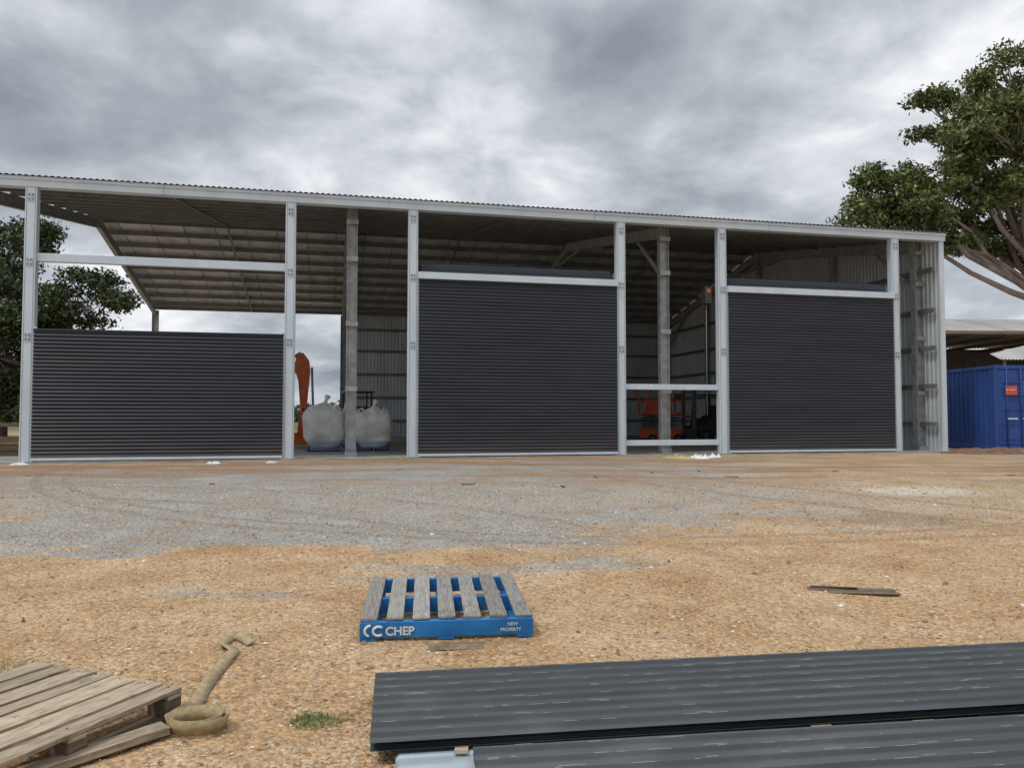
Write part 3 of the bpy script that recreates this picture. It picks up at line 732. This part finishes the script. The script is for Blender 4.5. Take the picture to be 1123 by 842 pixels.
tree('fig_tree',((-10-561)*44/848,44.5,.29),3.0,L_,60000,.28,leafB,1.15,.45,13)
cc=[]
for i in range(420):
    x=rng.uniform(-170,170); h=2.2+3.2*abs(mnoise.noise(Vector((x*.05,1,0))))+rng.random()*1.4; y=150+rng.uniform(-4,4)
    n=60; g=rng.normal(size=(n,3)); g/=np.linalg.norm(g,axis=1)[:,None]; cc.append(np.array([x,y,.3+h*.5])+g*np.array([2.6,2,h*.55]))
v,f=leafmesh(np.concatenate(cc),1.0,.8)
dt=npmesh('distant_trees',v,f,leafC,None)

# ---------------------------------------------------------------- sky
w=bpy.data.worlds.new('World'); scene.world=w; w.use_nodes=True; t=w.node_tree; t.nodes.clear()
def N(ty,**k):
    x=t.nodes.new(ty)
    for a_,b_ in k.items(): setattr(x,a_,b_)
    return x
sd=Vector((-.50,-.42,1.15)).normalized(); elev=math.asin(sd.z); rot=math.atan2(sd.x,sd.y)
sky=N('ShaderNodeTexSky',sky_type='NISHITA'); sky.sun_disc=False; sky.sun_elevation=elev; sky.sun_rotation=rot
bg1=N('ShaderNodeBackground'); bg1.inputs[1].default_value=.10; t.links.new(sky.outputs[0],bg1.inputs[0])
tc=N('ShaderNodeTexCoord'); sep=N('ShaderNodeSeparateXYZ'); t.links.new(tc.outputs['Generated'],sep.inputs[0])
def M(op,a,b=0):
    x=N('ShaderNodeMath',operation=op)
    for v_,i in ((a,0),(b,1)):
        if isinstance(v_,(int,float)): x.inputs[i].default_value=v_
        else: t.links.new(v_,x.inputs[i])
    return x.outputs[0]
zz=M('ADD',M('MAXIMUM',sep.outputs[2],0),.30)
cmb=N('ShaderNodeCombineXYZ'); t.links.new(M('DIVIDE',sep.outputs[0],zz),cmb.inputs[0]); t.links.new(M('DIVIDE',sep.outputs[1],zz),cmb.inputs[1])
def WN(scale,det,rough,dist,off):
    mp=N('ShaderNodeMapping'); mp.inputs['Location'].default_value=off; t.links.new(cmb.outputs[0],mp.inputs[0])
    n_=N('ShaderNodeTexNoise'); n_.inputs['Scale'].default_value=scale; n_.inputs['Detail'].default_value=det; n_.inputs['Roughness'].default_value=rough; n_.inputs['Distortion'].default_value=dist
    t.links.new(mp.outputs[0],n_.inputs['Vector']); return n_.outputs['Fac']
n1=WN(1.25,7,.52,.25,(3.1,1.7,0)); n2=WN(4.2,6,.56,.25,(0,4,2))
s_=M('ADD',M('MULTIPLY',n1,.62),M('MULTIPLY',n2,.38))
cr=N('ShaderNodeValToRGB'); e=cr.color_ramp.elements
while len(e)<5: e.new(.5)
for i,(p,c) in enumerate([(.36,(.27,.305,.35)),(.44,(.39,.43,.48)),(.50,(.53,.57,.62)),(.56,(.73,.76,.81)),(.63,(.98,.99,1.01))]): e[i].position=p; e[i].color=(*c,1)
t.links.new(s_,cr.inputs[0])
zen=N('ShaderNodeMapRange'); t.links.new(sep.outputs[2],zen.inputs[0])
for i,q in enumerate((.45,1.0,1.0,2.1)): zen.inputs[i+1].default_value=q
bg2=N('ShaderNodeBackground'); t.links.new(zen.outputs[0],bg2.inputs[1]); t.links.new(cr.outputs[0],bg2.inputs[0])
mr=N('ShaderNodeMapRange',interpolation_type='SMOOTHSTEP'); t.links.new(n2,mr.inputs[0])
for i,q in enumerate((.66,.78,1,.55)): mr.inputs[i+1].default_value=q
mx=N('ShaderNodeMixShader'); t.links.new(mr.outputs[0],mx.inputs[0]); t.links.new(bg1.outputs[0],mx.inputs[1]); t.links.new(bg2.outputs[0],mx.inputs[2])
wo=N('ShaderNodeOutputWorld'); t.links.new(mx.outputs[0],wo.inputs[0])

sun=bpy.data.lights.new('sun','SUN'); sun.energy=1.5; sun.angle=math.radians(10); sun.color=(1,.95,.88)
so=bpy.data.objects.new('sun',sun); col.objects.link(so); so.rotation_euler=(-sd).to_track_quat('-Z','Y').to_euler(); so.location=(0,0,30)

cam=bpy.data.cameras.new('camera'); cam.sensor_width=36; cam.lens=848/1123*36; cam.clip_end=5000; cam.clip_start=.05
co=bpy.data.objects.new('camera',cam); col.objects.link(co); co.location=(0,0,1.5)
co.rotation_euler=(math.radians(90)+math.atan(35/848),0,0); scene.camera=co
